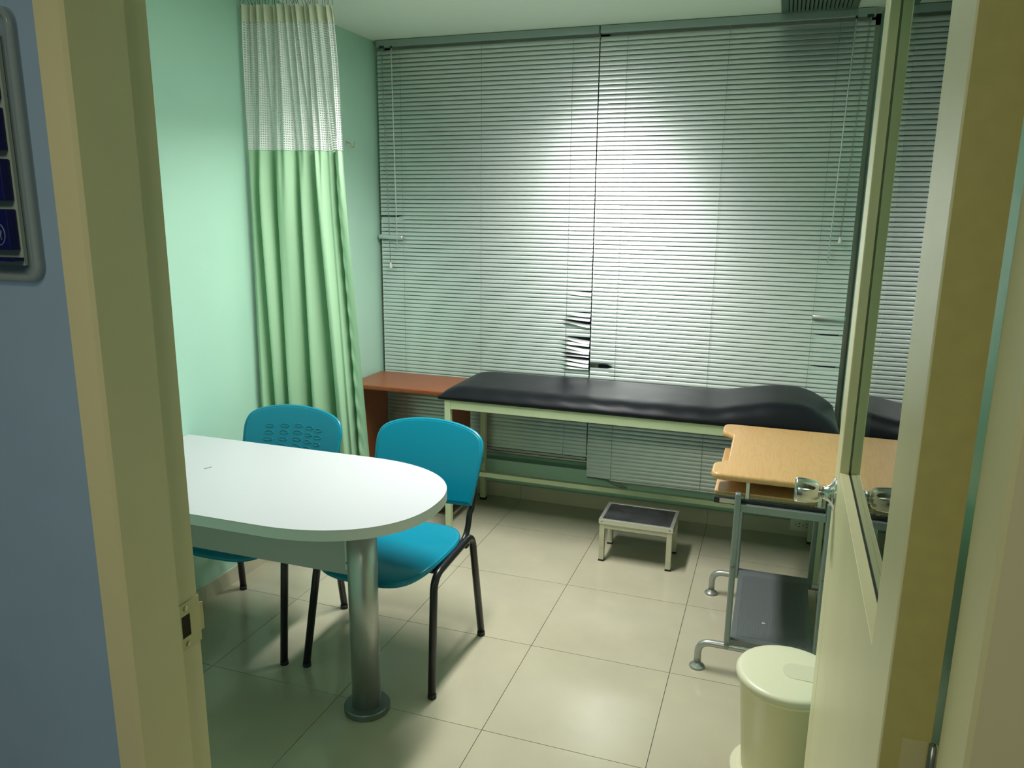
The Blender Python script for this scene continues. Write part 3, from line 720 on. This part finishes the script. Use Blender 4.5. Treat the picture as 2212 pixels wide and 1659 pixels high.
make_chair((-1.937, 2.218, 0), math.radians(0.8), 'teal plastic chair with oval dimples on its backrest, in front of the green curtain', True)

# ------------------------------------------------------------------ curtain
cu = thing('privacy_curtain', (-2.05, 3.08, 0.32), 'green hospital curtain with white net top hanging against the left wall', 'curtain')
low = [(0, 0.0), (0.05, 0.028), (0.095, -0.018), (0.15, 0.034), (0.215, 0.012), (0.245, -0.035), (0.30, 0.034), (0.37, 0.040), (0.43, 0.010), (0.455, -0.038), (0.51, 0.030), (0.56, 0.026), (0.62, -0.020), (0.655, -0.042), (0.70, 0.034), (0.76, 0.046), (0.80, 0.026), (0.835, 0.034), (0.858, 0.008), (0.875, -0.048), (0.898, 0.040), (0.94, 0.056), (1.0, 0.056)]
NU = 260
LOW = [p[1] for p in catmull(low, NU+1)]
HIGH = [0.020*math.sin(2*PI*13*k/NU+0.6*math.sin(k*0.07))+0.012*math.sin(2*PI*5*k/NU+1) for k in range(NU+1)]
def sec(k, z):
    """point of the cloth at parameter k/NU and height z"""
    u = k/NU; f = (2.56-z)/(2.56-0.32)          # 0 top, 1 bottom
    xl = -2.272; xr = -1.906+0.158*f**0.8
    yl = 3.020-0.045*min(1, f*3); yr = 3.120+0.01*f
    b = sstep(0.0, 0.42, f)
    d = HIGH[k]*(1-b)+LOW[k]*b*(0.82+0.35*f)*0.95 + 0.008*math.sin(u*23+z*2.3)*b
    lean = 0.010*math.sin(u*9+z*1.7)*(1-abs(2*u-1))
    if u > 0.890: d += 0.0036*math.sin(z*58+u*60)*b*max(0, 1-(u-0.890)/0.075)
    x = xl+(xr-xl)*u+lean; y = yl+(yr-yl)*u-d
    return (max(x, XL+0.006), y, z)
SL = [0]
for k in range(NU):
    a = Vector(sec(k, 2.2)); b_ = Vector(sec(k+1, 2.2)); SL.append(SL[-1]+(b_-a).length)
def cloth(name, za, zb, nz, m, parent):
    vs = []; fs = []; uv = []
    for i in range(nz+1):
        z = za+(zb-za)*i/nz
        for k in range(NU+1): vs.append(sec(k, z)); uv.append((SL[k], z))
    for i in range(nz):
        for k in range(NU):
            a = i*(NU+1)+k; fs.append((a, a+1, a+NU+2, a+NU+1))
    mb = MB().add(vs, fs, True); o = obj(name, mb, m, parent)
    ul = o.data.uv_layers.new(name='UVMap')
    for lp in o.data.loops: ul.data[lp.index].uv = uv[lp.vertex_index]
    return o
cloth('heading_tape', 2.485, 2.556, 3, M_tape, cu)
cloth('net_panel', 1.955, 2.485, 22, M_net, cu)
cloth('fabric_panel', 0.32, 1.955, 90, M_green, cu)
obj('seam', MB().tube([Vector(sec(k, 1.955))+Vector((0, -0.001, 0)) for k in range(0, NU+1, 2)], 0.0012, 5), M_green, cu)
rh = random.Random(9)
for i in range(24):
    k = int((i+0.5)*NU/24); p = Vector(sec(k, 2.552)); dx = rh.uniform(-0.012, 0.012); zc = CEIL-0.019
    w_ = rh.uniform(0.003, 0.008)
    obj('curtain_hook', MB().tube([p+Vector((-w_*0.4, 0, -0.016)), p+Vector((-w_, -0.004, 0.012)), Vector((p.x+dx-w_, 3.02+(p.x+2.27)*0.27, 2.60)), Vector((p.x+dx, 3.02+(p.x+2.27)*0.27, zc)), Vector((p.x+dx+w_, 3.02+(p.x+2.27)*0.27, 2.60)), p+Vector((w_, 0.004, 0.006))], 0.0011, 5), M_steeld, cu)
rl = obj('curtain_rail', MB().box((-2.285, 3.0, CEIL-0.016), (-1.2, 3.02, CEIL)).v and MB().tube([(-2.28, 3.017, CEIL-0.008), (-1.30, 3.28, CEIL-0.008)], 0.008, 8), M_alu)
tag(rl, 'slim aluminium curtain rail on the ceiling', 'curtain rail')

# ------------------------------------------------------------------ small wall items
hk = thing('wall_hook', (XL, 3.86, 2.05), 'small metal hook on the green wall beside the blinds', 'hook')
obj('hook_plate', MB().box((XL, 3.846, 2.040), (XL+0.003, 3.862, 2.068), 0.001), M_alu, hk)
obj('hook_arm', MB().tube(fillet([(XL+0.003, 3.854, 2.060), (XL+0.028, 3.854, 2.056), (XL+0.034, 3.854, 2.034), (XL+0.046, 3.854, 2.034), (XL+0.050, 3.854, 2.066)], 0.01, 4), 0.0035, 8), M_nickel, hk)
yo = YB-0.02
so = thing('power_socket', (0.223, yo, 0.068), 'ivory double power socket low on the wall behind the cart', 'socket')
obj('socket_plate', MB().box((0.165, yo-0.006, 0.032), (0.282, yo, 0.106), 0.003), M_sock, so)
fc = obj('socket_face', MB().box((0.184, yo-0.0085, 0.047), (0.263, yo-0.006, 0.091), 0.0015), M_sock, so)
for cx in (0.204, 0.243):
    for dx, dz, w_, h_ in ((-0.010, 0.0, 0.004, 0.004), (0.006, 0.009, 0.008, 0.002), (0.006, -0.009, 0.008, 0.002)):
        obj('socket_slot', MB().box((cx+dx-w_/2, yo-0.0092, 0.069+dz-h_/2-0.001), (cx+dx+w_/2, yo-0.0084, 0.069+dz+h_/2+0.001)), M_dark, fc)

# wall holder in the corridor: clear acrylic with four navy cards
yh = YN0
hx0, hx1, hz0, hz1 = -1.075, -0.886, 1.608, 1.935
ho = thing('wall_card_holder', ((hx0+hx1)/2, yh, (hz0+hz1)/2), 'clear acrylic wall holder with navy blue cards beside the door frame', 'card holder')
def rrect(x0, x1, z0, z1, r):
    P = []
    for cx, cz, a0 in ((x1-r, z1-r, 0), (x0+r, z1-r, 90), (x0+r, z0+r, 180), (x1-r, z0+r, 270)):
        for k in range(6): a = math.radians(a0+90*k/5); P.append((cx+r*math.cos(a), cz+r*math.sin(a)))
    return P
def rprism(P, y0, y1):
    mb = MB().prism(P, y0, y1); mb.v = [(x, z, y) for x, y, z in mb.v]; return mb
obj('acrylic_back', rprism(rrect(hx0, hx1, hz0, hz1, 0.02), yh-0.004, yh), M_acryl, ho)
obj('acrylic_rim', MB().tube([(x, yh-0.008, z) for x, z in rrect(hx0+0.004, hx1-0.004, hz0+0.004, hz1-0.004, 0.018)], 0.005, 8, closed=True), M_acryl, ho)
cx1 = hx1-0.024
sheet = obj('backing_card', MB().box((hx0+0.026, yh-0.010, hz0+0.020), (cx1, yh-0.005, hz1-0.03)), M_paper, ho)
for i in range(4):
    z0 = hz0+0.040+i*0.0605
    cd = obj('navy_card', MB().box((hx0+0.030, yh-0.024, z0), (cx1-0.003, yh-0.011, z0+0.050), 0.001), M_navy, ho)
    ex, ez = cx1-0.020, z0+0.019
    ov = [(ex+0.011*math.cos(a), yh-0.0245, ez+0.0135*math.sin(a)) for a in [2*PI*k/24 for k in range(24)]]
    obj('oval_emblem', MB().tube(ov, 0.0008, 5, closed=True), M_inkl, cd)
    inner = MB().tube([(ex-0.005, yh-0.0245, ez-0.006), (ex-0.003, yh-0.0245, ez+0.002), (ex+0.001, yh-0.0245, ez+0.007), (ex+0.005, yh-0.0245, ez+0.004), (ex+0.003, yh-0.0245, ez-0.002), (ex+0.005, yh-0.0245, ez-0.007)], 0.0009, 5)
    obj('emblem_mark', inner, M_inkl, cd)
    for k in range(5):
        obj('card_line', MB().box((cx1-0.05+k*0.003, yh-0.0247, z0+0.003+k*0.003), (cx1-0.033, yh-0.0240, z0+0.0038+k*0.003)), M_inkl, cd)
obj('shelf_lip', MB().box((hx0+0.026, yh-0.028, hz0+0.026), (cx1, yh-0.010, hz0+0.030)), M_navy, ho)
